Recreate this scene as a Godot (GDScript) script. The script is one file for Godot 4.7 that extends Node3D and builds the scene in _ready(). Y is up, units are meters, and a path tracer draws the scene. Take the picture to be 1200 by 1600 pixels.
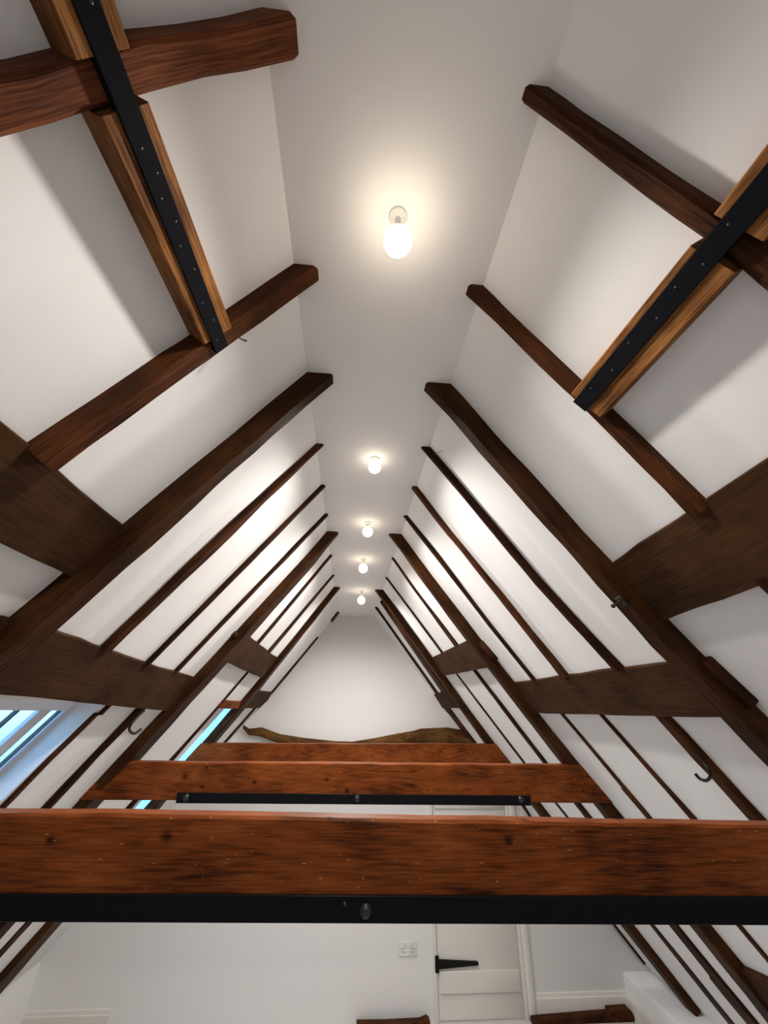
extends Node3D
# A plastered attic between two rows of old rafters, seen from below the ceiling strip.
# Slope coordinates: s runs down a roof slope from the ceiling, z along the room, h out of the plaster.

const AL := 0.915101   # pitch of the left slope (rise 1.30)
const AR := 0.867844   # pitch of the right slope (rise 1.18)
const TOP := 1.1
const FLOOR := -2.41
const FAR := -5.086
const NEAR := 1.7

var taken := {}
var M := {}
var wob := FastNoiseLite.new()
var rng := RandomNumberGenerator.new()

func _ready() -> void:
	rng.seed = 77
	wob.seed = 5
	wob.frequency = 1.0
	set_camera_and_light()
	make_materials()
	make_room()
	make_window_one()
	make_window_two()
	make_door()
	make_purlins()
	make_rafters()
	make_beams()
	make_oak()
	make_lamps()
	make_small_things()

func set_camera_and_light() -> void:
	var cam := Camera3D.new()
	cam.name = "camera"
	cam.fov = 104.68
	cam.near = 0.02
	cam.rotation = Vector3(deg_to_rad(27.087), deg_to_rad(-4.514), deg_to_rad(1.162))
	add_child(cam)
	cam.current = true
	var sm := ProceduralSkyMaterial.new()
	sm.sky_top_color = Color(0.42, 0.66, 0.90)
	sm.sky_horizon_color = Color(0.55, 0.83, 0.94)
	sm.ground_horizon_color = Color(0.55, 0.83, 0.94)
	sm.ground_bottom_color = Color(0.42, 0.62, 0.72)
	sm.sky_energy_multiplier = 1.6
	sm.ground_energy_multiplier = 1.6
	var sky := Sky.new()
	sky.sky_material = sm
	var env := Environment.new()
	env.background_mode = Environment.BG_SKY
	env.sky = sky
	env.tonemap_mode = Environment.TONE_MAPPER_LINEAR
	env.tonemap_exposure = 1.3
	env.sdfgi_enabled = true
	env.ssao_enabled = true
	env.ssil_enabled = true
	var we := WorldEnvironment.new()
	we.name = "world_environment"
	we.environment = env
	add_child(we)

# ------------------------------------------------------------------ naming
func numbered(called: String) -> String:
	if not taken.has(called):
		taken[called] = 0
		return called
	taken[called] += 1
	return "%s_%03d" % [called, taken[called]]

func tag(o: Node, label: String, category: String, group := "") -> void:
	o.set_meta("label", label)
	o.set_meta("category", category)
	o.set_meta("kind", "thing")
	if group != "":
		o.set_meta("group", group)

func thing(called: String, label: String, category: String, at := Vector3.ZERO, group := "") -> Node3D:
	var o := Node3D.new()
	o.name = numbered(called)
	add_child(o)
	o.position = at
	tag(o, label, category, group)
	return o

func put(called: String, mesh: Mesh, mat: Material, parent: Node = self, at := Vector3.ZERO) -> MeshInstance3D:
	var o := MeshInstance3D.new()
	o.name = numbered(called) if parent == self else called
	o.mesh = mesh
	o.material_override = mat
	o.cast_shadow = GeometryInstance3D.SHADOW_CASTING_SETTING_ON
	o.position = at
	parent.add_child(o, true)
	return o

func struct(called: String, mesh: Mesh, mat: Material) -> MeshInstance3D:
	var o := put(called, mesh, mat)
	o.set_meta("kind", "structure")
	return o

# ------------------------------------------------------------------ shapes
func sp(side: int, s: float, z: float, h: float) -> Vector3:
	if side < 0:
		var x := -0.16 - 0.0112 * (z - FAR)
		return Vector3(x - s * cos(AL) + h * sin(AL), TOP - s * sin(AL) - h * cos(AL), z)
	var xr := 0.302 + 0.0055 * (z - FAR)
	return Vector3(xr + s * cos(AR) - h * sin(AR), TOP - s * sin(AR) - h * cos(AR), z)

# loft closed rings (arrays of Vector3 with equal counts); flat between sides, smooth along the length
func loft(rings: Array, ulen := 1.0, vlen := 0.5, uv0 := Vector2.ZERO, smooth_round := false) -> ArrayMesh:
	var tris := []
	var n: int = rings[0].size()
	var per := [0.0]
	for j in n:
		per.append(per[j] + (rings[0][(j + 1) % n] as Vector3).distance_to(rings[0][j]))
	var run := 0.0
	var cen0 := Vector3.ZERO
	for i in rings.size() - 1:
		var a = rings[i]
		var b = rings[i + 1]
		var ca := Vector3.ZERO
		var cb := Vector3.ZERO
		for j in n:
			ca += a[j]
			cb += b[j]
		var step: float = (ca / n).distance_to(cb / n)
		if i == 0:
			cen0 = ca / n
		for j in n:
			var k: int = (j + 1) % n
			var u0 := run / ulen + uv0.x
			var u1 := (run + step) / ulen + uv0.x
			var v0: float = per[j] / vlen + uv0.y
			var v1: float = per[j + 1] / vlen + uv0.y
			var g: int = 1 if smooth_round else j + 1
			tris.append([g, a[j], Vector2(u0, v0), a[k], Vector2(u0, v1), b[k], Vector2(u1, v1)])
			tris.append([g, a[j], Vector2(u0, v0), b[k], Vector2(u1, v1), b[j], Vector2(u1, v0)])
		run += step
	for e in 2:
		var ring = rings[0] if e == 0 else rings[rings.size() - 1]
		for j in range(1, n - 1):
			var p := [ring[0], ring[j + 1], ring[j]] if e == 0 else [ring[0], ring[j], ring[j + 1]]
			tris.append([40 + e, p[0], Vector2(0, 0), p[1], Vector2(0.1, 0), p[2], Vector2(0.1, 0.1)])
	var vol := 0.0
	for t in tris:
		vol += (t[1] - cen0).dot((t[3] - cen0).cross(t[5] - cen0))
	var st := SurfaceTool.new()
	st.begin(Mesh.PRIMITIVE_TRIANGLES)
	for t in tris:
		st.set_smooth_group(t[0])
		var order := [1, 5, 3] if vol > 0.0 else [1, 3, 5]
		for q in order:
			st.set_uv(t[q + 1])
			st.add_vertex(t[q])
	st.generate_normals()
	st.generate_tangents()
	return st.commit()

# a box with small bevels, axis aligned, from corner a to corner b
func box(a: Vector3, b: Vector3, bevel := 0.003, uv0 := Vector2.ZERO) -> ArrayMesh:
	var lo := Vector3(min(a.x, b.x), min(a.y, b.y), min(a.z, b.z))
	var hi := Vector3(max(a.x, b.x), max(a.y, b.y), max(a.z, b.z))
	var c: float = min(bevel, 0.3 * min(hi.x - lo.x, min(hi.y - lo.y, hi.z - lo.z)))
	var rings := []
	for e in [[lo.x, c], [lo.x + c, 0.0], [hi.x - c, 0.0], [hi.x, c]]:
		var x: float = e[0]
		var i: float = e[1]
		var y0 := lo.y + i
		var y1 := hi.y - i
		var z0 := lo.z + i
		var z1 := hi.z - i
		rings.append([Vector3(x, y0 + c, z0), Vector3(x, y0, z0 + c), Vector3(x, y0, z1 - c), Vector3(x, y0 + c, z1),
			Vector3(x, y1 - c, z1), Vector3(x, y1, z1 - c), Vector3(x, y1, z0 + c), Vector3(x, y1 - c, z0)])
	return loft(rings, 1.0, 1.0, uv0)

# a bevelled block lying on a slope
func slope_box(side: int, s0: float, s1: float, z0: float, z1: float, h0: float, h1: float, bevel := 0.003) -> ArrayMesh:
	var rings := []
	var c := bevel
	for e in [[s0, c], [s0 + c, 0.0], [s1 - c, 0.0], [s1, c]]:
		var s: float = e[0]
		var i: float = e[1]
		var r := []
		for q in [[z0 - i, h0], [z0 - i, h1 - i - c], [z0 - i - c, h1 - i], [z1 + i + c, h1 - i], [z1 + i, h1 - i - c], [z1 + i, h0]]:
			r.append(sp(side, s, q[0], q[1]))
		rings.append(r)
	return loft(rings, 1.0, 0.5, Vector2(rng.randf(), rng.randf()))

func tube(points: Array, radii: Array, sides := 10, ulen := 1.0, vlen := 0.5) -> ArrayMesh:
	var rings := []
	var up := Vector3(0.31, 0.2, 0.93).normalized()
	for i in points.size():
		var a: Vector3 = points[max(i - 1, 0)]
		var b: Vector3 = points[min(i + 1, points.size() - 1)]
		var d := (b - a).normalized()
		var n := (up - d * up.dot(d)).normalized()
		up = n
		var m := d.cross(n)
		var r := []
		for k in sides:
			var an := TAU * k / sides
			r.append(points[i] + (n * cos(an) + m * sin(an)) * radii[min(i, radii.size() - 1)])
		rings.append(r)
	return loft(rings, ulen, vlen, Vector2.ZERO, true)

func lathe(profile: Array, sides := 24, axis := Vector3.UP) -> ArrayMesh:   # [radius, height along the axis]
	var rings := []
	var n := axis.cross(Vector3(0.3, 0.1, 0.9)).normalized()
	var m := axis.cross(n)
	for p in profile:
		var r := []
		for k in sides:
			var an := TAU * k / sides
			r.append(axis * p[1] + (n * cos(an) + m * sin(an)) * max(p[0], 0.0004))
		rings.append(r)
	return loft(rings, 1.0, 1.0, Vector2.ZERO, true)

func smooth_path(pts: Array, per := 6) -> Array:
	var out := []
	for i in pts.size() - 1:
		var p0: Vector3 = pts[max(i - 1, 0)]
		var p3: Vector3 = pts[min(i + 2, pts.size() - 1)]
		for k in per:
			out.append((pts[i] as Vector3).cubic_interpolate(pts[i + 1], p0, p3, float(k) / per))
	out.append(pts[pts.size() - 1])
	return out

# ------------------------------------------------------------------ materials
func seamless(sd: int, freq: float, w: int, h: int, rw: int, rh: int, oct := 4) -> PackedByteArray:
	var n := FastNoiseLite.new()
	n.seed = sd
	n.noise_type = FastNoiseLite.TYPE_SIMPLEX_SMOOTH
	n.frequency = freq
	n.fractal_octaves = oct
	var im := n.get_seamless_image(w, h)
	im.convert(Image.FORMAT_L8)
	im.resize(rw, rh, Image.INTERPOLATE_CUBIC)
	return im.get_data()

# old timber: long grain streaks, broad stains, fine pores
func wood_maps(sd: int, dark: Color, mid: Color, light: Color) -> Array:
	var w := 768
	var h := 384
	var streak := seamless(sd, 0.15, 24, 384, w, h)
	var fine := seamless(sd + 1, 0.16, 96, 384, w, h, 3)
	var stain := seamless(sd + 2, 0.02, 192, 128, w, h, 4)
	var col := PackedByteArray()
	col.resize(w * h * 3)
	var hgt := PackedByteArray()
	hgt.resize(w * h)
	for i in w * h:
		var a := streak[i] / 255.0
		var b := fine[i] / 255.0
		var c := stain[i] / 255.0
		var t := clampf(0.5 + (a - 0.5) * 0.5 + (b - 0.5) * 0.45 + (c - 0.5) * 0.8, 0.0, 1.0)
		var q := dark.lerp(mid, t * 2.0) if t < 0.5 else mid.lerp(light, t * 2.0 - 1.0)
		col[i * 3] = int(q.r * 255.0)
		col[i * 3 + 1] = int(q.g * 255.0)
		col[i * 3 + 2] = int(q.b * 255.0)
		hgt[i] = int(clampf(0.5 + (a - 0.5) * 0.7 + (b - 0.5) * 0.9, 0.0, 1.0) * 255.0)
	return textured(w, h, col, hgt, 3.0)

func textured(w: int, h: int, col: PackedByteArray, hgt: PackedByteArray, strength: float) -> Array:
	var ci := Image.create_from_data(w, h, false, Image.FORMAT_RGB8, col)
	var hi := Image.create_from_data(w, h, false, Image.FORMAT_L8, hgt)
	hi.convert(Image.FORMAT_RGBA8)
	hi.bump_map_to_normal_map(strength)
	return [ImageTexture.create_from_image(ci), ImageTexture.create_from_image(hi)]

# the sawn tie beams: pine grain flowing round knots, dents and pale chips
func beam_maps(sd: int) -> Array:
	var w := 2048
	var h := 384
	var warp := seamless(sd, 0.014, 256, 96, w, h, 2)
	var fine := seamless(sd + 1, 0.14, 160, 384, w, h, 3)
	var stain := seamless(sd + 2, 0.015, 512, 96, w, h, 4)
	var r := RandomNumberGenerator.new()
	r.seed = sd
	var knots := []
	for k in 15:
		knots.append([r.randf() * w, r.randf() * h, r.randf_range(7.0, 17.0)])
	var add := PackedFloat32Array()
	add.resize(w * h)
	var dk := PackedFloat32Array()
	dk.resize(w * h)
	for k in knots:
		var rad: float = k[2]
		for y in range(max(0, int(k[1] - rad * 5)), min(h, int(k[1] + rad * 5))):
			for x in range(max(0, int(k[0] - rad * 10)), min(w, int(k[0] + rad * 10))):
				var dx: float = (x - k[0]) / (rad * 2.6)
				var dy: float = (y - k[1]) / (rad * 1.3)
				var e := exp(-(dx * dx + dy * dy))
				add[y * w + x] += e * rad * 0.11 * signf(y - k[1] + 0.01)
				var ix: float = (x - k[0]) / rad
				var iy: float = (y - k[1]) / rad
				dk[y * w + x] += exp(-(ix * ix + iy * iy) * 1.6) * 0.85
	var dark := Color(0.185, 0.085, 0.036)
	var mid := Color(0.42, 0.212, 0.090)
	var light := Color(0.54, 0.295, 0.135)
	var col := PackedByteArray()
	col.resize(w * h * 3)
	var hgt := PackedByteArray()
	hgt.resize(w * h)
	for y in h:
		for x in w:
			var i := y * w + x
			var ph := y * 0.055 + (warp[i] / 255.0 - 0.5) * 5.0 + add[i]
			var ring := 0.5 + 0.5 * sin(ph * TAU * 0.55)
			ring = ring * ring * ring
			var t := clampf(0.62 - ring * 0.15 + (fine[i] / 255.0 - 0.5) * 0.6 + (stain[i] / 255.0 - 0.5) * 0.7 - dk[i] * 0.75, 0.0, 1.0)
			var q := dark.lerp(mid, t * 2.0) if t < 0.5 else mid.lerp(light, t * 2.0 - 1.0)
			col[i * 3] = int(q.r * 255.0)
			col[i * 3 + 1] = int(q.g * 255.0)
			col[i * 3 + 2] = int(q.b * 255.0)
			hgt[i] = int(clampf(0.6 - ring * 0.15 + (fine[i] / 255.0 - 0.5) * 0.5 - dk[i] * 0.4, 0.0, 1.0) * 255.0)
	for k in 330:   # pale chips and nicks along the face
		var cx := r.randi_range(8, w - 12)
		var cy := r.randi_range(4, h - 6)
		var cw := r.randi_range(2, 7)
		var chh := r.randi_range(1, 2)
		var br := r.randf_range(0.35, 1.0)
		for y in range(cy, cy + chh):
			for x in range(cx, cx + cw):
				var i := y * w + x
				col[i * 3] = int(lerpf(col[i * 3], 205.0, br * 0.7))
				col[i * 3 + 1] = int(lerpf(col[i * 3 + 1], 165.0, br * 0.7))
				col[i * 3 + 2] = int(lerpf(col[i * 3 + 2], 115.0, br * 0.7))
				hgt[i] = 40
	return textured(w, h, col, hgt, 2.5)

func wood(maps: Array, rough: float, tint := Color(1, 1, 1), bump := 0.3) -> StandardMaterial3D:
	var m := StandardMaterial3D.new()
	m.albedo_texture = maps[0]
	m.albedo_color = tint
	m.roughness = rough
	m.metallic_specular = 0.2
	m.normal_enabled = true
	m.normal_texture = maps[1]
	m.normal_scale = bump
	return m

func plain(c: Color, rough := 0.7, metal := 0.0) -> StandardMaterial3D:
	var m := StandardMaterial3D.new()
	m.albedo_color = c
	m.roughness = rough
	m.metallic = metal
	return m

func plaster(c: Color, sd: int, scale := 1.3, bump := 0.35) -> StandardMaterial3D:
	var m := plain(c, 0.9)
	var n := FastNoiseLite.new()
	n.seed = sd
	n.frequency = 0.012
	n.fractal_octaves = 5
	n.fractal_gain = 0.55
	var t := NoiseTexture2D.new()
	t.width = 512
	t.height = 512
	t.seamless = true
	t.noise = n
	t.as_normal_map = true
	t.bump_strength = 5.0
	m.normal_enabled = true
	m.normal_texture = t
	m.normal_scale = bump
	m.uv1_triplanar = true
	m.uv1_world_triplanar = true
	m.uv1_scale = Vector3(scale, scale, scale)
	return m

func make_materials() -> void:
	M.wall = plaster(Color(0.955, 0.952, 0.955), 3, 1.3, 0.12)
	M.ceiling = plaster(Color(0.975, 0.97, 0.97), 9, 1.1, 0.1)
	M.floor = plain(Color(0.86, 0.85, 0.84), 0.95)
	M.paint = plain(Color(0.90, 0.89, 0.865), 0.45)
	M.sash = plain(Color(0.88, 0.88, 0.90), 0.4)
	var old := wood_maps(11, Color(0.125, 0.070, 0.037), Color(0.235, 0.140, 0.074), Color(0.33, 0.205, 0.112))
	var old_b := wood_maps(31, Color(0.135, 0.077, 0.040), Color(0.240, 0.145, 0.076), Color(0.335, 0.210, 0.112))
	M.rafters = []
	for c in [Color(1.1, 1.05, 1.05), Color(0.88, 0.85, 0.85), Color(1.2, 1.12, 1.05), Color(0.95, 0.92, 0.90)]:
		M.rafters.append(wood(old, 0.62, c))
	M.principal = wood(old_b, 0.55, Color(0.98, 0.96, 0.90))
	M.warm = wood(old, 0.6, Color(1.15, 1.06, 0.98))
	var pur := wood_maps(51, Color(0.165, 0.103, 0.056), Color(0.240, 0.158, 0.090), Color(0.30, 0.205, 0.124))
	M.purlin = wood(pur, 0.72, Color(1, 1, 1), 0.12)
	var oak := wood_maps(71, Color(0.22, 0.125, 0.062), Color(0.47, 0.305, 0.165), Color(0.62, 0.435, 0.255))
	M.oak = wood(oak, 0.6)
	M.trimmer = wood(oak, 0.6, Color(0.85, 0.66, 0.55))
	M.ruddy = wood(old_b, 0.6, Color(1, 1, 1))
	M.ruddy.albedo_color = Color(1.6, 1.45, 1.5)
	M.log = wood(wood_maps(91, Color(0.20, 0.125, 0.065), Color(0.36, 0.25, 0.135), Color(0.48, 0.35, 0.20)), 0.75)
	var b1 := beam_maps(101)
	M.beam = wood(b1, 0.42, Color(1, 1, 1), 0.25)
	M.steel = plain(Color(0.085, 0.085, 0.10), 0.32, 0.0)
	M.steel.metallic_specular = 0.14
	M.bolt = plain(Color(0.24, 0.24, 0.245), 0.35, 0.7)
	M.iron = plain(Color(0.04, 0.037, 0.037), 0.5, 0.5)
	M.brass = plain(Color(0.20, 0.15, 0.10), 0.45, 0.6)
	M.white = plain(Color(0.92, 0.92, 0.91), 0.35)
	M.hole = plain(Color(0.05, 0.05, 0.05), 0.6)
	var g := plain(Color(0.97, 0.99, 1.0, 0.07), 0.02)
	g.transparency = BaseMaterial3D.TRANSPARENCY_ALPHA
	g.metallic_specular = 0.15
	M.glass = g
	var e := plain(Color(1.0, 0.97, 0.92), 0.4)
	e.emission_enabled = true
	e.emission = Color(1.0, 0.93, 0.82)
	e.emission_energy_multiplier = 7.0
	M.bulb = e
	M.bulb_far = e.duplicate()
	M.bulb_far.emission_energy_multiplier = 3.2

# ------------------------------------------------------------------ the room
func slope_wall(side: int, zn: float, s1: float, thick: float, holes: Array) -> ArrayMesh:
	# face with holes at h = 0, back at h = -thick with each hole splayed; hole = [s0, s1, z0(near), z1(far)]
	var st := SurfaceTool.new()
	st.begin(Mesh.PRIMITIVE_TRIANGLES)
	st.set_smooth_group(-1)
	var s0 := -0.12
	var za := FAR - 0.1
	var splay := 0.06
	for layer in 2:
		var h := 0.0 if layer == 0 else -thick
		var ss := [s0, s1]
		var zs := [za, zn]
		for o in holes:
			var g: float = 0.0 if layer == 0 else splay * o[4]
			ss.append_array([o[0] - g, o[1] + g])
			zs.append_array([o[2] + g, o[3] - g * 3.0])
		ss.sort()
		zs.sort()
		for i in ss.size() - 1:
			for j in zs.size() - 1:
				var ms: float = (ss[i] + ss[i + 1]) / 2.0
				var mz: float = (zs[j] + zs[j + 1]) / 2.0
				var open := false
				for o in holes:
					var g: float = 0.0 if layer == 0 else splay * o[4]
					if ms > o[0] - g and ms < o[1] + g and mz < o[2] + g and mz > o[3] - g * 3.0:
						open = true
				if open or ss[i + 1] - ss[i] < 0.0001 or zs[j + 1] - zs[j] < 0.0001:
					continue
				quad(st, sp(side, ss[i], zs[j], h), sp(side, ss[i + 1], zs[j], h), sp(side, ss[i + 1], zs[j + 1], h), sp(side, ss[i], zs[j + 1], h), (side < 0) == (layer == 0))
	for o in holes:
		var a := [[o[0], o[2]], [o[1], o[2]], [o[1], o[3]], [o[0], o[3]]]
		var g: float = splay * o[4]
		var b := [[o[0] - g, o[2] + g], [o[1] + g, o[2] + g], [o[1] + g, o[3] - g * 3.0], [o[0] - g, o[3] - g * 3.0]]
		for k in 4:
			var q := (k + 1) % 4
			quad(st, sp(side, a[k][0], a[k][1], 0), sp(side, a[q][0], a[q][1], 0), sp(side, b[q][0], b[q][1], -thick), sp(side, b[k][0], b[k][1], -thick), side < 0)
	var e := [[s0, za], [s1, za], [s1, zn], [s0, zn]]
	for k in 4:
		var q := (k + 1) % 4
		quad(st, sp(side, e[k][0], e[k][1], 0), sp(side, e[k][0], e[k][1], -thick), sp(side, e[q][0], e[q][1], -thick), sp(side, e[q][0], e[q][1], 0), side > 0)
	st.generate_normals()
	return st.commit()

func quad(st: SurfaceTool, a: Vector3, b: Vector3, c: Vector3, d: Vector3, flip := false) -> void:
	var v := [a, b, c, a, c, d] if not flip else [a, c, b, a, d, c]
	for p in v:
		st.add_vertex(p)

func make_room() -> void:
	struct("wall_left", slope_wall(-1, NEAR, 4.42, 0.09, [[1.362, 2.35, -1.2, -1.966, 0.0], [1.362, 2.42, -3.563, -4.285, 1.0]]), M.wall)
	struct("wall_right", slope_wall(1, NEAR, 4.25, 0.12, []), M.wall)
	struct("ceiling", box(Vector3(-0.42, TOP, FAR - 0.15), Vector3(0.52, TOP + 0.15, NEAR + 0.1), 0.001), M.ceiling)
	struct("floor", box(Vector3(-3.1, FLOOR - 0.12, FAR - 0.15), Vector3(3.4, FLOOR, NEAR + 0.15), 0.001), M.floor)
	struct("wall_far", box(Vector3(-3.1, FLOOR - 0.1, FAR), Vector3(3.4, TOP + 0.15, FAR - 0.16), 0.001), M.wall)
	struct("wall_near", box(Vector3(-3.1, FLOOR - 0.1, NEAR - 0.02), Vector3(3.4, TOP + 0.15, NEAR + 0.15), 0.001), M.wall)
	struct("wall_low_left", box(Vector3(-2.52, FLOOR - 0.05, FAR - 0.02), Vector3(-2.75, -1.9, NEAR), 0.004), M.wall)
	struct("wall_low_right", box(Vector3(2.755, FLOOR - 0.05, FAR - 0.02), Vector3(3.2, -2.13, NEAR), 0.012), M.wall)
	# skirting boards with a moulded top edge
	struct("baseboard_far", skirting_x(1.872, 2.757, FAR, -2.245), M.paint)
	struct("baseboard_left", skirting_x(-2.53, -1.828, FAR, -2.262), M.paint)
	var r := []
	for z in [FAR, NEAR]:
		r.append([Vector3(2.757, FLOOR, z), Vector3(2.735, FLOOR, z), Vector3(2.735, -2.29, z), Vector3(2.742, -2.275, z), Vector3(2.748, -2.262, z), Vector3(2.757, -2.258, z)])
	struct("baseboard_right", loft(r), M.paint)

func skirting_x(x0: float, x1: float, z: float, top: float) -> ArrayMesh:
	var r := []
	for x in [x0, x1]:
		r.append([Vector3(x, FLOOR, z - 0.002), Vector3(x, FLOOR, z + 0.022), Vector3(x, top - 0.035, z + 0.022), Vector3(x, top - 0.028, z + 0.015), Vector3(x, top - 0.006, z + 0.012), Vector3(x, top, z - 0.002)])
	return loft(r)

func make_window_one() -> void:
	var w := Node3D.new()
	w.name = "window_1"
	add_child(w)
	w.set_meta("kind", "structure")
	var h0 := -0.10
	var h1 := -0.082
	put("top_rail", slope_box(-1, 1.335, 1.468, -1.17, -1.99, h0, h1), M.sash, w)
	put("bottom_rail", slope_box(-1, 2.27, 2.40, -1.17, -1.99, h0, h1), M.sash, w)
	put("stile", slope_box(-1, 1.46, 2.28, -1.947, -1.99, h0, h1), M.sash, w)
	put("stile", slope_box(-1, 1.46, 2.28, -1.17, -1.235, h0, h1), M.sash, w)
	put("mullion", slope_box(-1, 1.46, 2.28, -1.797, -1.858, h0, h1), M.sash, w)
	put("glazing_bar", slope_box(-1, 1.46, 2.28, -1.690, -1.696, h0, h1 - 0.002, 0.001), M.bolt, w)
	put("glazing_bar", slope_box(-1, 1.46, 2.28, -1.925, -1.929, h0, h1 - 0.003, 0.001), M.bolt, w)
	put("pane", slope_box(-1, 1.45, 2.29, -1.856, -1.95, h0 + 0.011, h0 + 0.014, 0.0005), M.glass, w)
	put("pane", slope_box(-1, 1.45, 2.29, -1.22, -1.80, h0 + 0.011, h0 + 0.014, 0.0005), M.glass, w)

func make_window_two() -> void:
	var w := Node3D.new()
	w.name = "window_2"
	add_child(w)
	w.set_meta("kind", "structure")
	var h0 := -0.035
	var h1 := -0.012
	put("top_rail", slope_box(-1, 1.362, 1.378, -3.563, -4.285, h0, h1, 0.002), M.sash, w)
	put("bottom_rail", slope_box(-1, 2.37, 2.42, -3.563, -4.285, h0, h1, 0.002), M.sash, w)
	put("stile", slope_box(-1, 1.37, 2.38, -3.563, -3.86, h0, h1), M.sash, w)
	put("stile", slope_box(-1, 1.37, 2.38, -4.262, -4.285, h0, h1), M.sash, w)
	put("glazing_bar", slope_box(-1, 1.37, 2.38, -3.862, -3.872, h0, h1 - 0.004, 0.001), M.bolt, w)
	put("pane", slope_box(-1, 1.37, 2.38, -3.855, -4.27, h0 + 0.006, h0 + 0.010, 0.0005), M.glass, w)

func make_door() -> void:
	var d := Node3D.new()
	d.name = "door_1"
	d.position = Vector3(1.37, FLOOR, FAR)
	add_child(d)
	d.set_meta("kind", "structure")
	var o := d.position
	put("leaf", box(Vector3(0.985, -2.397, FAR) - o, Vector3(1.756, -0.44, FAR + 0.012) - o, 0.003), M.paint, d)
	put("rail", box(Vector3(0.998, -0.878, FAR + 0.008) - o, Vector3(1.742, -0.72, FAR + 0.028) - o, 0.006), M.paint, d)
	put("rail", box(Vector3(0.998, -2.232, FAR + 0.008) - o, Vector3(1.742, -2.085, FAR + 0.028) - o, 0.006), M.paint, d)
	put("frame", box(Vector3(0.942, FLOOR, FAR) - o, Vector3(0.978, -0.38, FAR + 0.02) - o, 0.004), M.paint, d)
	put("frame", box(Vector3(1.764, FLOOR, FAR) - o, Vector3(1.80, -0.38, FAR + 0.02) - o, 0.004), M.paint, d)
	put("architrave", box(Vector3(1.80, FLOOR, FAR) - o, Vector3(1.872, -0.30, FAR + 0.032) - o, 0.012), M.paint, d)
	put("architrave", box(Vector3(0.94, -0.38, FAR) - o, Vector3(1.81, -0.30, FAR + 0.032) - o, 0.012), M.paint, d)
	var h := put("hinge", box(Vector3(0.955, -2.095, FAR + 0.018) - o, Vector3(0.992, -1.982, FAR + 0.030) - o, 0.003), M.iron, d)
	h.set_meta("label", "black T hinge")
	var rings := []
	for q in [[0.985, 0.030], [1.02, 0.029], [1.30, 0.014], [1.345, 0.013], [1.36, 0.008]]:
		rings.append([Vector3(q[0], -2.038 - q[1], FAR + 0.012) - o, Vector3(q[0], -2.038 - q[1], FAR + 0.033) - o, Vector3(q[0], -2.038 + q[1], FAR + 0.033) - o, Vector3(q[0], -2.038 + q[1], FAR + 0.012) - o])
	put("hinge_strap", loft(rings), M.iron, h)

# ------------------------------------------------------------------ timbers
# stations [s, z near face, z far face] down the slope; depth d proud of the plaster
func rafter_mesh(side: int, d: float, stations: Array, rough := 1.0) -> ArrayMesh:
	var a := AL if side < 0 else AR
	var s_a: float = stations[0][0]
	var s_b: float = stations[stations.size() - 1][0]
	var list := []
	for q in stations:
		list.append(q[0])
	var n: int = int((s_b - s_a) / 0.085)
	for i in range(1, n):
		var s := s_a + (s_b - s_a) * i / n
		var close := false
		for q in stations:
			if abs(q[0] - s) < 0.03:
				close = true
		if not close:
			list.append(s)
	list.sort()
	var sd := rng.randf() * 100.0
	var rings := []
	for i in list.size():
		var s: float = list[i]
		var k := 0
		while k < stations.size() - 2 and s > stations[k + 1][0]:
			k += 1
		var t: float = (s - stations[k][0]) / (stations[k + 1][0] - stations[k][0])
		var zn: float = lerpf(stations[k][1], stations[k + 1][1], t)
		var zf: float = lerpf(stations[k][2], stations[k + 1][2], t)
		var w := zn - zf
		var amp: float = min(0.006, w * 0.13) * rough
		zn += wob.get_noise_2d(s * 2.3, sd) * amp * 1.6
		zf += wob.get_noise_2d(s * 2.6, sd + 31.0) * amp * 1.6
		var hh: float = d + wob.get_noise_2d(s * 2.0, sd + 57.0) * min(0.004, d * 0.15)
		var c: float = min(0.007, min(w, d) * 0.22) * (1.0 + 0.8 * wob.get_noise_2d(s * 3.0, sd + 83.0))
		var r := []
		for q in [[zn, -0.02], [zn, hh - c], [zn - c, hh], [zf + c, hh], [zf, hh - c], [zf, -0.02]]:
			var s2: float = s
			if i == 0 and s_a < 0.03:
				s2 = -q[1] / tan(a) - 0.004
			r.append(sp(side, s2, q[0], q[1]))
		rings.append(r)
	return loft(rings, 1.35, 0.42, Vector2(rng.randf(), rng.randf()))

func rafter(called: String, side: int, d: float, stations: Array, mat: Material, label: String, group: String) -> MeshInstance3D:
	var o := put(called, rafter_mesh(side, d, stations), mat)
	tag(o, label, "rafter", group)
	return o

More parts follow.
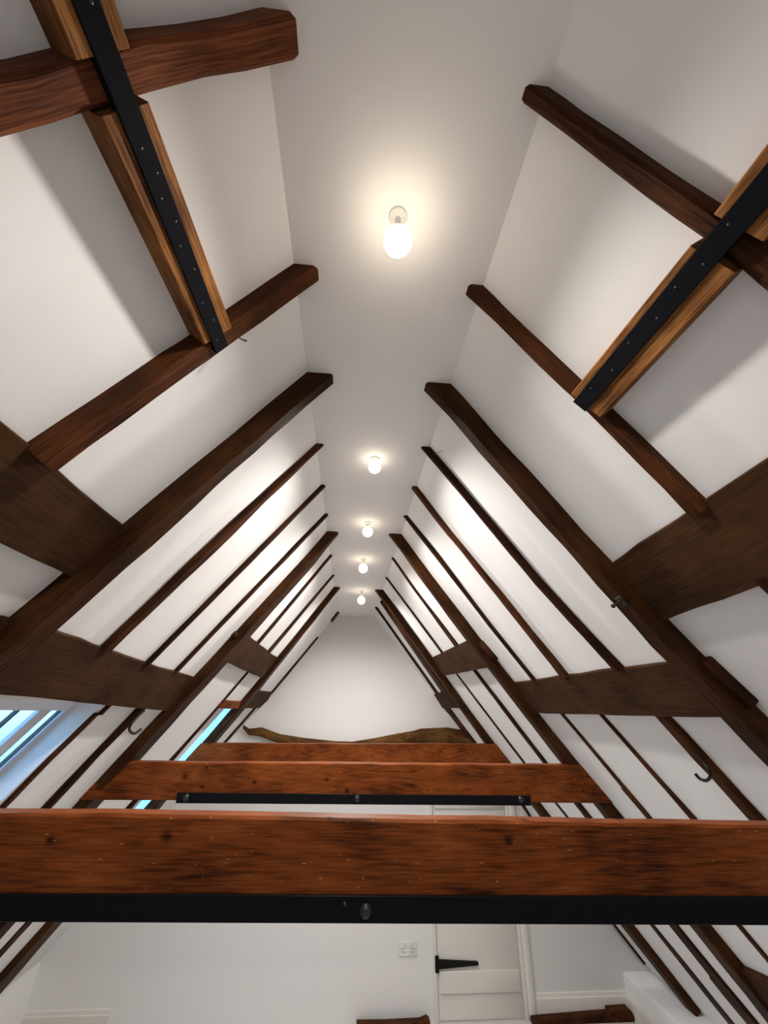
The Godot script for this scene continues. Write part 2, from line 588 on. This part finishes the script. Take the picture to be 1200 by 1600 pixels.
# stations [z, s of the upper edge, s of the lower edge]
func purlin_mesh(side: int, d: float, stations: Array) -> ArrayMesh:
	var zs := []
	var za: float = stations[0][0]
	var zb: float = stations[stations.size() - 1][0]
	var n: int = int(abs(zb - za) / 0.08)
	for i in n + 1:
		zs.append(za + (zb - za) * i / n)
	var sd := rng.randf() * 100.0
	var rings := []
	for z in zs:
		var k := 0
		while k < stations.size() - 2 and z < stations[k + 1][0]:
			k += 1
		var t: float = (z - stations[k][0]) / (stations[k + 1][0] - stations[k][0])
		var s0: float = lerpf(stations[k][1], stations[k + 1][1], t) + wob.get_noise_2d(z * 3.0, sd) * 0.006
		var s1: float = lerpf(stations[k][2], stations[k + 1][2], t) + wob.get_noise_2d(z * 3.4, sd + 20.0) * 0.006
		var hh: float = d + wob.get_noise_2d(z * 2.0, sd + 40.0) * 0.003
		var r := []
		for q in [[s0, -0.02], [s0, hh - 0.003], [s0 + 0.003, hh], [s1 - 0.003, hh + 0.017], [s1, hh + 0.014], [s1, -0.02]]:
			r.append(sp(side, q[0], z, q[1]))
		rings.append(r)
	return loft(rings, 1.35, 0.6, Vector2(rng.randf(), rng.randf()))

func purlin(side: int, stations: Array, label: String, d := 0.011) -> void:
	tag(put("purlin", purlin_mesh(side, d, stations), M.purlin), label, "purlin", "purlins set into the plastered slopes")

func make_purlins() -> void:
	purlin(-1, [[0.35, 0.78, 0.97], [-1.135, 0.78, 0.962]], "dark broad purlin at the left edge, butting the near side of the first truss")
	purlin(-1, [[-1.19, 1.115, 1.325], [-1.9, 1.15, 1.352], [-2.6, 1.167, 1.375]], "dark broad purlin on the left slope just above the near skylight")
	purlin(-1, [[-2.68, 0.81, 1.012], [-3.99, 0.812, 1.025]], "short dark purlin on the left slope between second and third trusses")
	purlin(-1, [[-4.15, 1.16, 1.34], [-5.0, 1.13, 1.325], [-5.075, 1.125, 1.22]], "short purlin stub on the left slope between third truss and far wall")
	purlin(1, [[0.35, 0.78, 1.0], [-0.6, 0.80, 1.025], [-1.2, 0.832, 1.055]], "dark broad purlin at the right edge, butting the near side of the first truss")
	purlin(1, [[-1.27, 1.205, 1.41], [-2.0, 1.19, 1.40], [-2.71, 1.18, 1.39]], "dark broad purlin on the right slope between first and second trusses")
	purlin(1, [[-2.72, 0.818, 1.037], [-4.02, 0.785, 0.978]], "short dark purlin on the right slope between second and third trusses")
	purlin(1, [[-4.22, 1.13, 1.335], [-5.08, 1.148, 1.322]], "short purlin stub on the right slope between third truss and far wall")
	purlin(1, [[-1.5, 2.86, 3.10], [-2.5, 2.91, 3.14], [-2.9, 3.005, 3.2]], "dark lower timber on the right slope in the bottom right corner", 0.03)
	tag(put("trimmer", purlin_mesh(-1, 0.014, [[-3.545, 1.29, 1.345], [-4.10, 1.285, 1.345]]), M.trimmer), "pale brown trimmer board across the top of the far skylight", "trimmer")

func make_rafters() -> void:
	var R = M.rafters
	var up := "common rafters above the purlins"
	var low := "common rafters below the purlins"
	var pr := "principal rafters of the three trusses"
	# left slope
	rafter("principal_rafter", -1, 0.072, [[0, -1.066, -1.117], [0.6, -1.104, -1.17], [1.2, -1.132, -1.216], [3.95, -1.30, -1.42]], M.principal, "thick squared principal rafter of the nearest truss on the left slope", pr)
	rafter("principal_rafter", -1, 0.058, [[0, -2.474, -2.53], [0.2, -2.515, -2.61], [0.83, -2.575, -2.70], [1.4, -2.62, -2.765], [2.0, -2.675, -2.83], [3.95, -2.85, -3.05]], M.principal, "thick principal rafter of the second truss on the left slope, between the skylights", pr)
	rafter("principal_rafter", -1, 0.047, [[0, -3.80, -3.86], [0.6, -3.975, -4.06], [1.0, -4.04, -4.16], [1.3, -4.10, -4.27], [1.67, -4.15, -4.30], [2.4, -4.15, -4.34], [3.2, -4.14, -4.40], [3.95, -4.1, -4.42]], M.principal, "principal rafter of the farthest truss on the left slope, beside the far skylight", pr)
	rafter("common_rafter", -1, 0.045, [[0, -0.231, -0.289], [0.8, -0.226, -0.279]], M.ruddy, "very broad rafter at the top left corner, crossed by a black strap", up)
	rafter("common_rafter", -1, 0.052, [[0, -0.678, -0.724], [0.4, -0.700, -0.753], [0.785, -0.717, -0.779]], M.warm, "brown rafter on the left slope where the black strap ends", up)
	rafter("common_rafter", -1, 0.025, [[0, -1.493, -1.514], [0.67, -1.53, -1.583], [1.14, -1.572, -1.617]], R[0], "first upper rafter on the left slope beyond the nearest truss", up)
	rafter("common_rafter", -1, 0.017, [[0, -1.86, -1.889], [1.17, -1.95, -1.983]], R[1], "middle one of three upper rafters on the left slope between first and second trusses", up)
	rafter("common_rafter", -1, 0.015, [[0, -2.206, -2.243], [1.18, -2.287, -2.321]], R[1], "upper rafter on the left slope just in front of the second truss", up)
	rafter("common_rafter", -1, 0.012, [[0, -2.92, -2.965], [0.825, -3.10, -3.165]], R[1], "upper rafter on the left slope just behind the second truss", up)
	rafter("common_rafter", -1, 0.012, [[0, -3.416, -3.46], [0.825, -3.547, -3.635]], R[3], "upper rafter on the left slope just in front of the third truss", up)
	rafter("common_rafter", -1, 0.018, [[0.36, -4.95, -4.975], [0.6, -4.965, -5.02], [0.9, -5.0, -5.065], [1.14, -5.03, -5.082]], R[2], "thin bowed rafter on the left slope tight against the far wall", up)
	rafter("rafter_stub", -1, 0.02, [[0.02, -4.871, -4.95], [0.12, -4.894, -5.0]], R[0], "tiny cut rafter stub under the ceiling in the far left corner", "")
	rafter("common_rafter", -1, 0.03, [[0.965, -0.74, -0.80], [3.95, -0.9, -0.96]], R[1], "lower rafter at the extreme left below the nearest purlin", low)
	rafter("common_rafter", -1, 0.014, [[1.355, -2.0, -2.015], [1.408, -2.0, -2.02], [1.41, -1.967, -1.99], [1.62, -1.975, -2.0], [1.82, -1.99, -2.02], [3.95, -2.1, -2.14]], R[2], "stepped brown rafter beside the near skylight reveal on the left slope", low)
	rafter("common_rafter", -1, 0.026, [[1.36, -2.284, -2.33], [1.65, -2.31, -2.342], [1.9, -2.33, -2.378], [3.95, -2.48, -2.53]], R[1], "lower rafter on the left slope that carries an iron hook", low)
	rafter("common_rafter", -1, 0.03, [[2.36, -3.17, -3.3], [2.9, -3.2, -3.35], [3.95, -3.25, -3.4]], R[1], "leftmost rafter showing below the near tie beam in the bottom left corner", low)
	rafter("common_rafter", -1, 0.012, [[1.015, -3.50, -3.53], [1.82, -3.615, -3.645], [2.9, -3.65, -3.76], [3.95, -3.63, -3.75]], R[3], "thin dark trimmer rafter along the near side of the far skylight", low)
	rafter("common_rafter", -1, 0.02, [[1.32, -4.855, -4.90], [1.75, -4.83, -4.88]], R[0], "short lower rafter on the left slope under the far purlin stub", low)
	# right slope
	rafter("principal_rafter", 1, 0.07, [[0, -1.068, -1.125], [0.25, -1.103, -1.16], [0.7, -1.165, -1.217], [1.1, -1.20, -1.275], [1.5, -1.21, -1.29], [4.2, -1.38, -1.48]], M.principal, "thick squared principal rafter of the nearest truss on the right slope", pr)
	rafter("principal_rafter", 1, 0.065, [[0, -2.455, -2.50], [0.2, -2.51, -2.56], [0.74, -2.611, -2.69], [1.1, -2.675, -2.74], [1.5, -2.735, -2.82], [2.1, -2.785, -2.88], [2.76, -2.845, -2.96], [4.2, -2.98, -3.13]], M.principal, "thick principal rafter of the second truss on the right slope", pr)
	rafter("principal_rafter", 1, 0.06, [[0, -3.826, -3.89], [0.79, -3.996, -4.09], [1.4, -4.175, -4.25], [1.9, -4.24, -4.37], [2.4, -4.29, -4.40], [3.5, -4.405, -4.58], [4.19, -4.45, -4.57]], M.principal, "principal rafter of the farthest truss on the right slope", pr)
	rafter("common_rafter", 1, 0.035, [[0, -0.279, -0.308], [0.3, -0.305, -0.34], [0.82, -0.345, -0.395]], M.rafters[0], "broad rafter at the top right, crossed by a black strap", up)
	rafter("common_rafter", 1, 0.032, [[0, -0.69, -0.729], [0.4, -0.732, -0.77], [0.825, -0.773, -0.818]], M.warm, "brown rafter on the right slope where the black strap ends", up)
	rafter("common_rafter", 1, 0.03, [[0, -1.46, -1.48], [0.4, -1.515, -1.545], [0.75, -1.57, -1.60], [1.2, -1.592, -1.625]], R[1], "crooked upper rafter on the right slope, first beyond the nearest truss", up)
	rafter("common_rafter", 1, 0.022, [[0, -1.817, -1.85], [0.3, -1.88, -1.915], [0.7, -1.93, -1.97], [1.195, -2.012, -2.065]], R[2], "lighter brown upper rafter on the right slope, second beyond the nearest truss", up)
	rafter("common_rafter", 1, 0.018, [[0, -2.172, -2.195], [0.3, -2.212, -2.25], [0.8, -2.322, -2.345], [1.19, -2.372, -2.40]], R[1], "slender upper rafter on the right slope just in front of the second truss", up)
	rafter("common_rafter", 1, 0.012, [[0, -2.915, -2.945], [0.28, -3.0, -3.035], [0.825, -3.088, -3.17]], R[3], "upper rafter on the right slope just behind the second truss", up)
	rafter("common_rafter", 1, 0.012, [[0, -3.42, -3.45], [0.5, -3.51, -3.55], [0.81, -3.577, -3.615]], R[1], "upper rafter on the right slope just in front of the third truss", up)
	rafter("common_rafter", 1, 0.03, [[0.03, -4.12, -4.18], [1.14, -4.36, -4.56]], R[0], "upper rafter doubled against the back of the third truss on the right", up)
	rafter("common_rafter", 1, 0.02, [[0, -4.546, -4.598], [1.14, -4.845, -4.915]], R[1], "last upper rafter on the right slope beside the far wall", up)
	rafter("common_rafter", 1, 0.03, [[1.02, -0.80, -0.85], [4.2, -0.95, -1.0]], R[1], "lower rafter at the extreme right below the nearest purlin", low)
	rafter("common_rafter", 1, 0.025, [[1.405, -1.598, -1.65], [1.6, -1.607, -1.66], [1.85, -1.62, -1.68], [4.2, -1.74, -1.82]], R[2], "lower rafter on the right slope that carries an iron hook", low)
	rafter("common_rafter", 1, 0.016, [[1.4, -2.026, -2.037], [1.7, -2.037, -2.056], [1.95, -2.04, -2.07], [4.2, -2.08, -2.12]], R[0], "notched lower rafter on the right slope, first beyond the one with the hook", low)
	rafter("common_rafter", 1, 0.014, [[1.395, -2.404, -2.416], [1.865, -2.43, -2.452], [1.87, -2.430, -2.466], [2.05, -2.446, -2.480], [2.6, -2.49, -2.52], [4.2, -2.6, -2.64]], R[2], "thin lower rafter with a thicker foot, right slope in front of second truss", low)
	rafter("common_rafter", 1, 0.02, [[1.02, -3.148, -3.18], [1.83, -3.275, -3.325], [2.27, -3.29, -3.38], [3.02, -3.357, -3.48], [3.38, -3.365, -3.50], [3.42, -3.365, -3.535], [4.2, -3.39, -3.56]], R[1], "lower rafter on the right slope behind the second truss, notched near its foot", low)
	rafter("common_rafter", 1, 0.01, [[0.965, -3.655, -3.675], [1.88, -3.785, -3.825], [2.4, -3.81, -3.85], [3.25, -3.85, -3.93], [4.2, -3.85, -3.98]], R[3], "thin lower rafter on the right slope in front of the third truss", low)
	rafter("common_rafter", 1, 0.02, [[1.31, -4.855, -5.05], [1.8, -4.895, -5.06], [2.5, -4.93, -5.0], [2.7, -5.04, -5.075], [4.15, -5.06, -5.08]], R[0], "lower rafter on the right slope running down the far wall corner", low)
	# packing blocks nailed to the trusses
	tag(put("packing_block", slope_box(1, 1.21, 1.372, -1.183, -1.235, -0.01, 0.034, 0.004), M.rafters[1]), "dark packing block fixed to the nearest truss on the right slope", "block")
	tag(put("packing_block", slope_box(1, 0.862, 1.005, -2.62, -2.68, -0.01, 0.035, 0.004), M.rafters[1]), "dark packing block fixed to the second truss on the right slope", "block")
	tag(put("packing_block", slope_box(-1, 1.125, 1.26, -1.10, -1.14, -0.01, 0.034, 0.004), M.rafters[1]), "dark packing block fixed to the nearest truss on the left slope", "block")
	tag(put("packing_block", slope_box(-1, 0.835, 0.87, -2.555, -2.60, -0.01, 0.03, 0.004), M.rafters[1]), "small dark packing block on the second truss of the left slope", "block")

# ------------------------------------------------------------------ tie beams
func beam_mesh(x0: float, x1: float, zl: float, zr: float, top: Array, bot: Array, thick: float, uv0: Vector2, wave := 0.004) -> ArrayMesh:
	var rings := []
	var n: int = int((x1 - x0) / 0.06)
	var sd := uv0.x * 50.0
	for i in n + 1:
		var t := float(i) / n
		var x := lerpf(x0, x1, t)
		var z := lerpf(zl, zr, t)
		var yt: float = lerpf(top[0], top[1], t) + wob.get_noise_2d(x * 1.7, sd) * wave
		var yb: float = lerpf(bot[0], bot[1], t) + wob.get_noise_2d(x * 1.4, sd + 9.0) * wave * 0.6
		var c := 0.006 + wob.get_noise_2d(x * 3.0, sd + 17.0) * 0.003
		var zb := z - thick
		var xo := [0.0, 0.0]
		if i == 0 or i == n:
			for e in 2:
				var sd2: int = -1 if i == 0 else 1
				var yy: float = yb if e == 0 else yt
				var on := sp(sd2, (TOP - yy) / sin(AL if i == 0 else AR), z, 0.0)
				xo[e] = on.x + sd2 * 0.03 - x
		var xb: float = x + xo[0]
		var xt: float = x + xo[1]
		rings.append([Vector3(xb, yb + 0.004, z), Vector3(xt, yt - c, z), Vector3(xt, yt, z - c), Vector3(xt, yt + 0.001, zb + c), Vector3(xt, yt - c, zb), Vector3(xb, yb + c, zb), Vector3(xb, yb, zb + c), Vector3(xb, yb, z - 0.004)])
	return loft(rings, 2.7, 0.52, uv0)

func bolt(parent: Node, at: Vector3, r: float) -> void:
	var b := put("bolt", lathe([[r * 1.25, 0.0], [r * 1.25, r * 0.25], [r * 0.95, r * 0.35], [r * 0.85, r * 0.75], [r * 0.5, r * 0.95], [0.0, r]], 18, Vector3(0, 0, 1)), M.bolt, parent)
	b.position = at

func make_beams() -> void:
	# nearest truss
	var a := Vector3(0.15, -0.33, -1.215)
	var t := thing("tie_beam", "long red brown tie beam nearest the camera with a black steel plate below", "beam", a, "tie beams across the room")
	put("beam", beam_mesh(-1.18, 1.40, -1.21, -1.21, [-0.2155, -0.246], [-0.404, -0.420], 0.058, Vector2(0.1, 0.02)), M.beam, t, -a)
	var p := put("steel_plate", plate_mesh(-1.15, 1.35, [-0.3555, -0.3855], [-0.398, -0.437], -1.201, -1.201, 0.011), M.steel, t, -a)
	p.set_meta("label", "black steel plate")
	bolt(p, Vector3(0.072, -0.396, -1.2015), 0.011)
	bolt(p, Vector3(0.024, -0.384, -1.2015), 0.004)
	# second truss
	a = Vector3(0.2, -0.35, -2.72)
	t = thing("tie_beam", "middle red brown tie beam with a shorter black bar bolted along it", "beam", a, "tie beams across the room")
	put("beam", beam_mesh(-1.22, 1.62, -2.655, -2.762, [-0.257, -0.257], [-0.428, -0.449], 0.07, Vector2(0.55, 0.36)), M.beam, t, -a)
	p = put("steel_bar", plate_mesh(-0.868, 1.107, [-0.395, -0.411], [-0.441, -0.458], -2.657, -2.732, 0.012), M.steel, t, -a)
	p.set_meta("label", "black steel bar")
	bolt(p, Vector3(-0.822, -0.416, -2.6585), 0.014)
	bolt(p, Vector3(0.095, -0.423, -2.6935), 0.014)
	bolt(p, Vector3(1.05, -0.428, -2.7295), 0.014)
	# third truss
	a = Vector3(0.1, -0.32, -4.2)
	t = thing("tie_beam", "farthest tie beam, below the curved timber on the far wall", "beam", a, "tie beams across the room")
	put("beam", beam_mesh(-1.28, 1.52, -4.128, -4.20, [-0.256, -0.230], [-0.41, -0.40], 0.08, Vector2(0.3, 0.7), 0.003), M.beam, t, -a)
	# bowed timber on the far wall
	var pts := []
	var rr := []
	for q in [[-1.10, -0.150, 0.018], [-1.03, -0.198, 0.030], [-0.90, -0.198, 0.045], [-0.69, -0.258, 0.046], [-0.426, -0.292, 0.046], [-0.08, -0.316, 0.045], [0.10, -0.318, 0.044], [0.33, -0.288, 0.048], [0.57, -0.252, 0.058], [0.80, -0.222, 0.066], [0.86, -0.208, 0.074], [1.16, -0.196, 0.080], [1.36, -0.218, 0.076], [1.44, -0.24, 0.05]]:
		pts.append(Vector3(q[0], q[1], -5.03))
		rr.append(q[2])
	var rings := []
	for i in pts.size():
		var r := []
		for k in 10:
			var an := TAU * k / 10
			var j: float = 1.0 + 0.13 * wob.get_noise_2d(pts[i].x * 4.0, k * 7.3)
			r.append(pts[i] + Vector3(0, sin(an) * rr[i] * j, cos(an) * min(rr[i], 0.055) * j))
		rings.append(r)
	tag(put("bowed_timber", loft(rings, 1.2, 0.3, Vector2(0.2, 0.1), true), M.log), "crooked sagging old timber across the far gable wall", "timber")
	# remains of the floor-level beam at the foot of the far wall
	rings = []
	for q in [[1.80, -2.372], [2.1, -2.362], [2.4, -2.352], [2.505, -2.350], [2.512, -2.326], [2.70, -2.322], [2.725, -2.345], [2.735, -2.37]]:
		rings.append([Vector3(q[0], FLOOR, -5.0), Vector3(q[0], q[1] - 0.008, -4.985), Vector3(q[0], q[1], -5.0), Vector3(q[0], q[1], -5.055), Vector3(q[0], FLOOR, -5.06)])
	tag(put("sill_timber", loft(rings, 1.0, 0.3, Vector2(0.4, 0.3)), M.warm), "dark rough sill timber on the floor right of the white door", "timber", "sill timbers at the foot of the far wall")
	rings = []
	for q in [[0.25, -2.362], [0.5, -2.366], [0.8, -2.362], [0.86, -2.345], [0.885, -2.36], [0.89, -2.39]]:
		rings.append([Vector3(q[0], FLOOR, -5.0), Vector3(q[0], q[1] - 0.008, -4.985), Vector3(q[0], q[1], -5.0), Vector3(q[0], q[1], -5.055), Vector3(q[0], FLOOR, -5.06)])
	tag(put("sill_timber", loft(rings, 1.0, 0.3, Vector2(0.1, 0.6)), M.warm), "dark rough sill timber on the floor left of the white door", "timber", "sill timbers at the foot of the far wall")

func plate_mesh(x0: float, x1: float, top: Array, bot: Array, zl: float, zr: float, th: float) -> ArrayMesh:
	var rings := []
	for i in 9:
		var t := i / 8.0
		var x := lerpf(x0, x1, t)
		var z := lerpf(zl, zr, t)
		var yt: float = lerpf(top[0], top[1], t)
		var yb: float = lerpf(bot[0], bot[1], t)
		rings.append([Vector3(x, yb, z - th), Vector3(x, yb, z - 0.0015), Vector3(x, yb + 0.0015, z), Vector3(x, yt - 0.0015, z), Vector3(x, yt, z - 0.0015), Vector3(x, yt, z - th)])
	return loft(rings)

# ------------------------------------------------------------------ oak pieces and straps
# stations [z, s upper edge, s lower edge], a beam lying on the slope along the room
func along_mesh(side: int, h0: float, h1: float, stations: Array, c := 0.004, vl := 0.4) -> ArrayMesh:
	var rings := []
	for i in stations.size() - 1:
		var a = stations[i]
		var b = stations[i + 1]
		var n: int = max(1, int(abs(b[0] - a[0]) / 0.07))
		for k in n + (1 if i == stations.size() - 2 else 0):
			var t := float(k) / n
			var z: float = lerpf(a[0], b[0], t)
			var s0: float = lerpf(a[1], b[1], t)
			var s1: float = lerpf(a[2], b[2], t)
			var r := []
			for q in [[s0, h0], [s0, h1 - c], [s0 + c, h1], [s1 - c, h1], [s1, h1 - c], [s1, h0]]:
				r.append(sp(side, q[0], z, q[1]))
			rings.append(r)
	return loft(rings, 1.1, vl, Vector2(rng.randf(), rng.randf()))

func strap(side: int, h0: float, h1: float, stations: Array, zs: Array, label: String) -> void:
	var mid := sp(side, stations[1][1], stations[1][0], h1)
	var t := thing("steel_strap", label, "strap", mid, "black steel straps along the oak pieces")
	put("strap", along_mesh(side, h0, h1, stations, 0.001), M.steel, t, -mid)
	var nrm := (sp(side, 0, 0, 1) - sp(side, 0, 0, 0)).normalized()
	var k := 0
	for z in zs:
		var f: float = (z - stations[0][0]) / (stations[1][0] - stations[0][0])
		var lo: float = lerpf(stations[0][1], stations[1][1], f)
		var hi: float = lerpf(stations[0][2], stations[1][2], f)
		var off: float = 0.35 if k % 2 == 0 else 0.62
		put("screw", lathe([[0.0028, 0.0], [0.0026, 0.0006], [0.0014, 0.0012], [0.0, 0.0013]], 10, nrm), M.bolt, t, sp(side, lerpf(lo, hi, off), z, h1) - mid)
		k += 1

func make_oak() -> void:
	var g := "oak pieces let in between the near rafters"
	tag(put("oak_piece", along_mesh(-1, -0.01, 0.056, [[0.5, 0.305, 0.385], [-0.23, 0.299, 0.383]], 0.003), M.oak), "pale oak piece at the top left edge, in front of the broad rafter", "oak beam", g)
	tag(put("oak_piece", along_mesh(-1, -0.01, 0.056, [[-0.286, 0.298, 0.382], [-0.697, 0.274, 0.360]], 0.003), M.oak), "pale oak piece between the two nearest rafters on the left slope", "oak beam", g)
	tag(put("oak_piece", along_mesh(1, -0.01, 0.050, [[0.5, 0.435, 0.52], [-0.31, 0.420, 0.511]], 0.003), M.oak), "pale oak piece at the right edge, in front of the broad rafter", "oak beam", g)
	tag(put("oak_piece", along_mesh(1, -0.01, 0.050, [[-0.36, 0.420, 0.510], [-0.742, 0.401, 0.499]], 0.003), M.oak), "pale oak piece between the two nearest rafters on the right slope", "oak beam", g)
	strap(-1, 0.045, 0.0605, [[0.5, 0.347, 0.379], [-0.732, 0.303, 0.341]], [-0.185, -0.33, -0.365, -0.40, -0.44, -0.48, -0.53, -0.60, -0.65, -0.70], "black drilled steel strap over the oak on the left slope")
	strap(1, 0.032, 0.055, [[0.5, 0.468, 0.512], [-0.752, 0.419, 0.460]], [-0.31, -0.37, -0.42, -0.48, -0.55, -0.62, -0.69], "black drilled steel strap over the oak on the right slope")

# ------------------------------------------------------------------ lamps
func make_lamps() -> void:
	var spots := [[0.062, -0.535, 0.992, 0.034, "nearest hanging bulb under the ceiling, above the black straps"],
		[0.076, -1.587, 1.051, 0.030, "second hanging bulb from the camera along the ceiling"],
		[0.080, -2.311, 1.036, 0.033, "third hanging bulb from the camera, middle of the ceiling row"],
		[0.080, -2.994, 1.024, 0.036, "fourth hanging bulb, last but one before the far wall"],
		[0.100, -3.901, 1.002, 0.039, "farthest hanging bulb, nearest the far gable wall"]]
	for q in spots:
		var t := thing("ceiling_lamp", q[4], "lamp", Vector3(q[0], TOP, q[1]), "bulbs in a row along the ceiling")
		var drop: float = q[2] - TOP
		var r: float = q[3]
		put("rose", lathe([[0.0, -0.012], [0.012, -0.012], [0.014, -0.009], [0.020, -0.008], [0.0225, -0.005], [0.0225, 0.001], [0.0, 0.001]], 28), M.white, t)
		put("lampholder", lathe([[0.0, -0.008], [0.006, -0.010], [0.008, min(-0.014, drop + r * 1.9)], [0.011, min(-0.016, drop + r * 1.8)], [0.0115, drop + r * 0.9], [0.0, drop + r * 0.85]], 20), M.white, t)
		var prof := []
		for k in 15:
			var an := PI * k / 14.0
			var rad := sin(an) * r
			if k > 9:
				rad = max(rad, 0.0115)
			prof.append([rad, drop - cos(an) * r])
		put("bulb", lathe(prof, 24), M.bulb if q[1] > -1.0 else M.bulb_far, t)
		var l := SpotLight3D.new()
		l.name = "lamp_light"
		l.position = Vector3(0, drop - 0.005, 0)
		l.rotation = Vector3(-PI / 2, 0, 0)
		l.spot_angle = 86.0
		l.spot_angle_attenuation = 0.85
		l.spot_range = 12.0
		l.spot_attenuation = 2.0
		l.light_color = Color(1.0, 0.972, 0.935)
		l.light_energy = 0.88 if q[1] > -1.0 else 1.14
		l.light_size = 0.02
		l.shadow_enabled = true
		t.add_child(l)

# ------------------------------------------------------------------ small things
func slope_points(side: int, list: Array) -> Array:
	var out := []
	for q in list:
		out.append(sp(side, q[0], q[1], q[2]))
	return out

func make_small_things() -> void:
	# iron hooks on the lower rafters
	tag(put("iron_hook", tube(smooth_path(slope_points(-1, [[1.382, -2.345, 0.02], [1.399, -2.269, 0.045], [1.424, -2.236, 0.06], [1.447, -2.254, 0.065], [1.469, -2.318, 0.065], [1.473, -2.362, 0.065], [1.455, -2.396, 0.06]])), [0.006], 10), M.iron), "black iron hook on a lower rafter of the left slope", "hook")
	tag(put("iron_hook", tube(smooth_path(slope_points(1, [[1.555, -1.624, 0.02], [1.588, -1.603, 0.035], [1.606, -1.584, 0.05], [1.628, -1.598, 0.06], [1.648, -1.636, 0.06], [1.646, -1.662, 0.06], [1.630, -1.671, 0.055]])), [0.0055], 10), M.iron), "black iron hook on a lower rafter of the right slope", "hook")
	# cleat on the right truss
	var base := sp(1, 0.934, -1.198, 0.06)
	var c := thing("coat_peg", "small dark metal peg sticking out of the nearest right truss", "peg", base)
	put("back_plate", slope_box(1, 0.918, 0.952, -1.185, -1.215, 0.06, 0.075, 0.002), M.brass, c, -base)
	var stem := slope_points(1, [[0.934, -1.199, 0.068], [0.932, -1.203, 0.085], [0.929, -1.209, 0.102]])
	put("stem", tube(stem, [0.0045, 0.0035, 0.0035], 10), M.brass, c, -base)
	put("knob", lathe([[0.0, -0.005], [0.006, -0.003], [0.0075, 0.0], [0.006, 0.003], [0.0, 0.005]], 14, Vector3(-0.7, -0.5, 0.4).normalized()), M.brass, c, stem[2] - base)
	# nails
	tag(put("nail", tube(slope_points(-1, [[0.257, -0.745, 0.045], [0.2575, -0.741, 0.062], [0.258, -0.736, 0.074]]), [0.0016, 0.0016, 0.0024], 8), M.iron), "thin nail sticking out of a left rafter beside the strap end", "nail")
	tag(put("nail", tube(slope_points(1, [[0.05, -1.445, 0.02], [0.072, -1.40, 0.032], [0.094, -1.345, 0.045]]), [0.0012], 8), M.bolt), "thin pale nail on the right slope near the ceiling", "nail")
	# double wall socket left of the door
	var o := Vector3(0.706, -1.938, FAR)
	var s := thing("wall_socket", "white double wall socket on the far wall left of the door", "socket", o)
	put("face_plate", box(Vector3(-0.086, -0.05, -0.001), Vector3(0.086, 0.05, 0.012), 0.004), M.white, s)
	for k in [-1.0, 1.0]:
		put("switch", box(Vector3(0.026 * k - 0.010, 0.012, 0.010), Vector3(0.026 * k + 0.010, 0.036, 0.0165), 0.003), M.sash, s)
		for q in [[0.043, 0.002, 0.003, 0.006], [0.032, -0.020, 0.005, 0.003], [0.054, -0.020, 0.005, 0.003]]:
			put("pin_hole", box(Vector3(q[0] * k - q[2], q[1] - q[3], 0.0115), Vector3(q[0] * k + q[2], q[1] + q[3], 0.0127), 0.0003), M.hole, s)
		put("screw", lathe([[0.004, 0.0], [0.0035, 0.001], [0.0, 0.0014]], 12, Vector3(0, 0, 1)), M.bolt, s, Vector3(0.070 * k, 0.0, 0.0115))
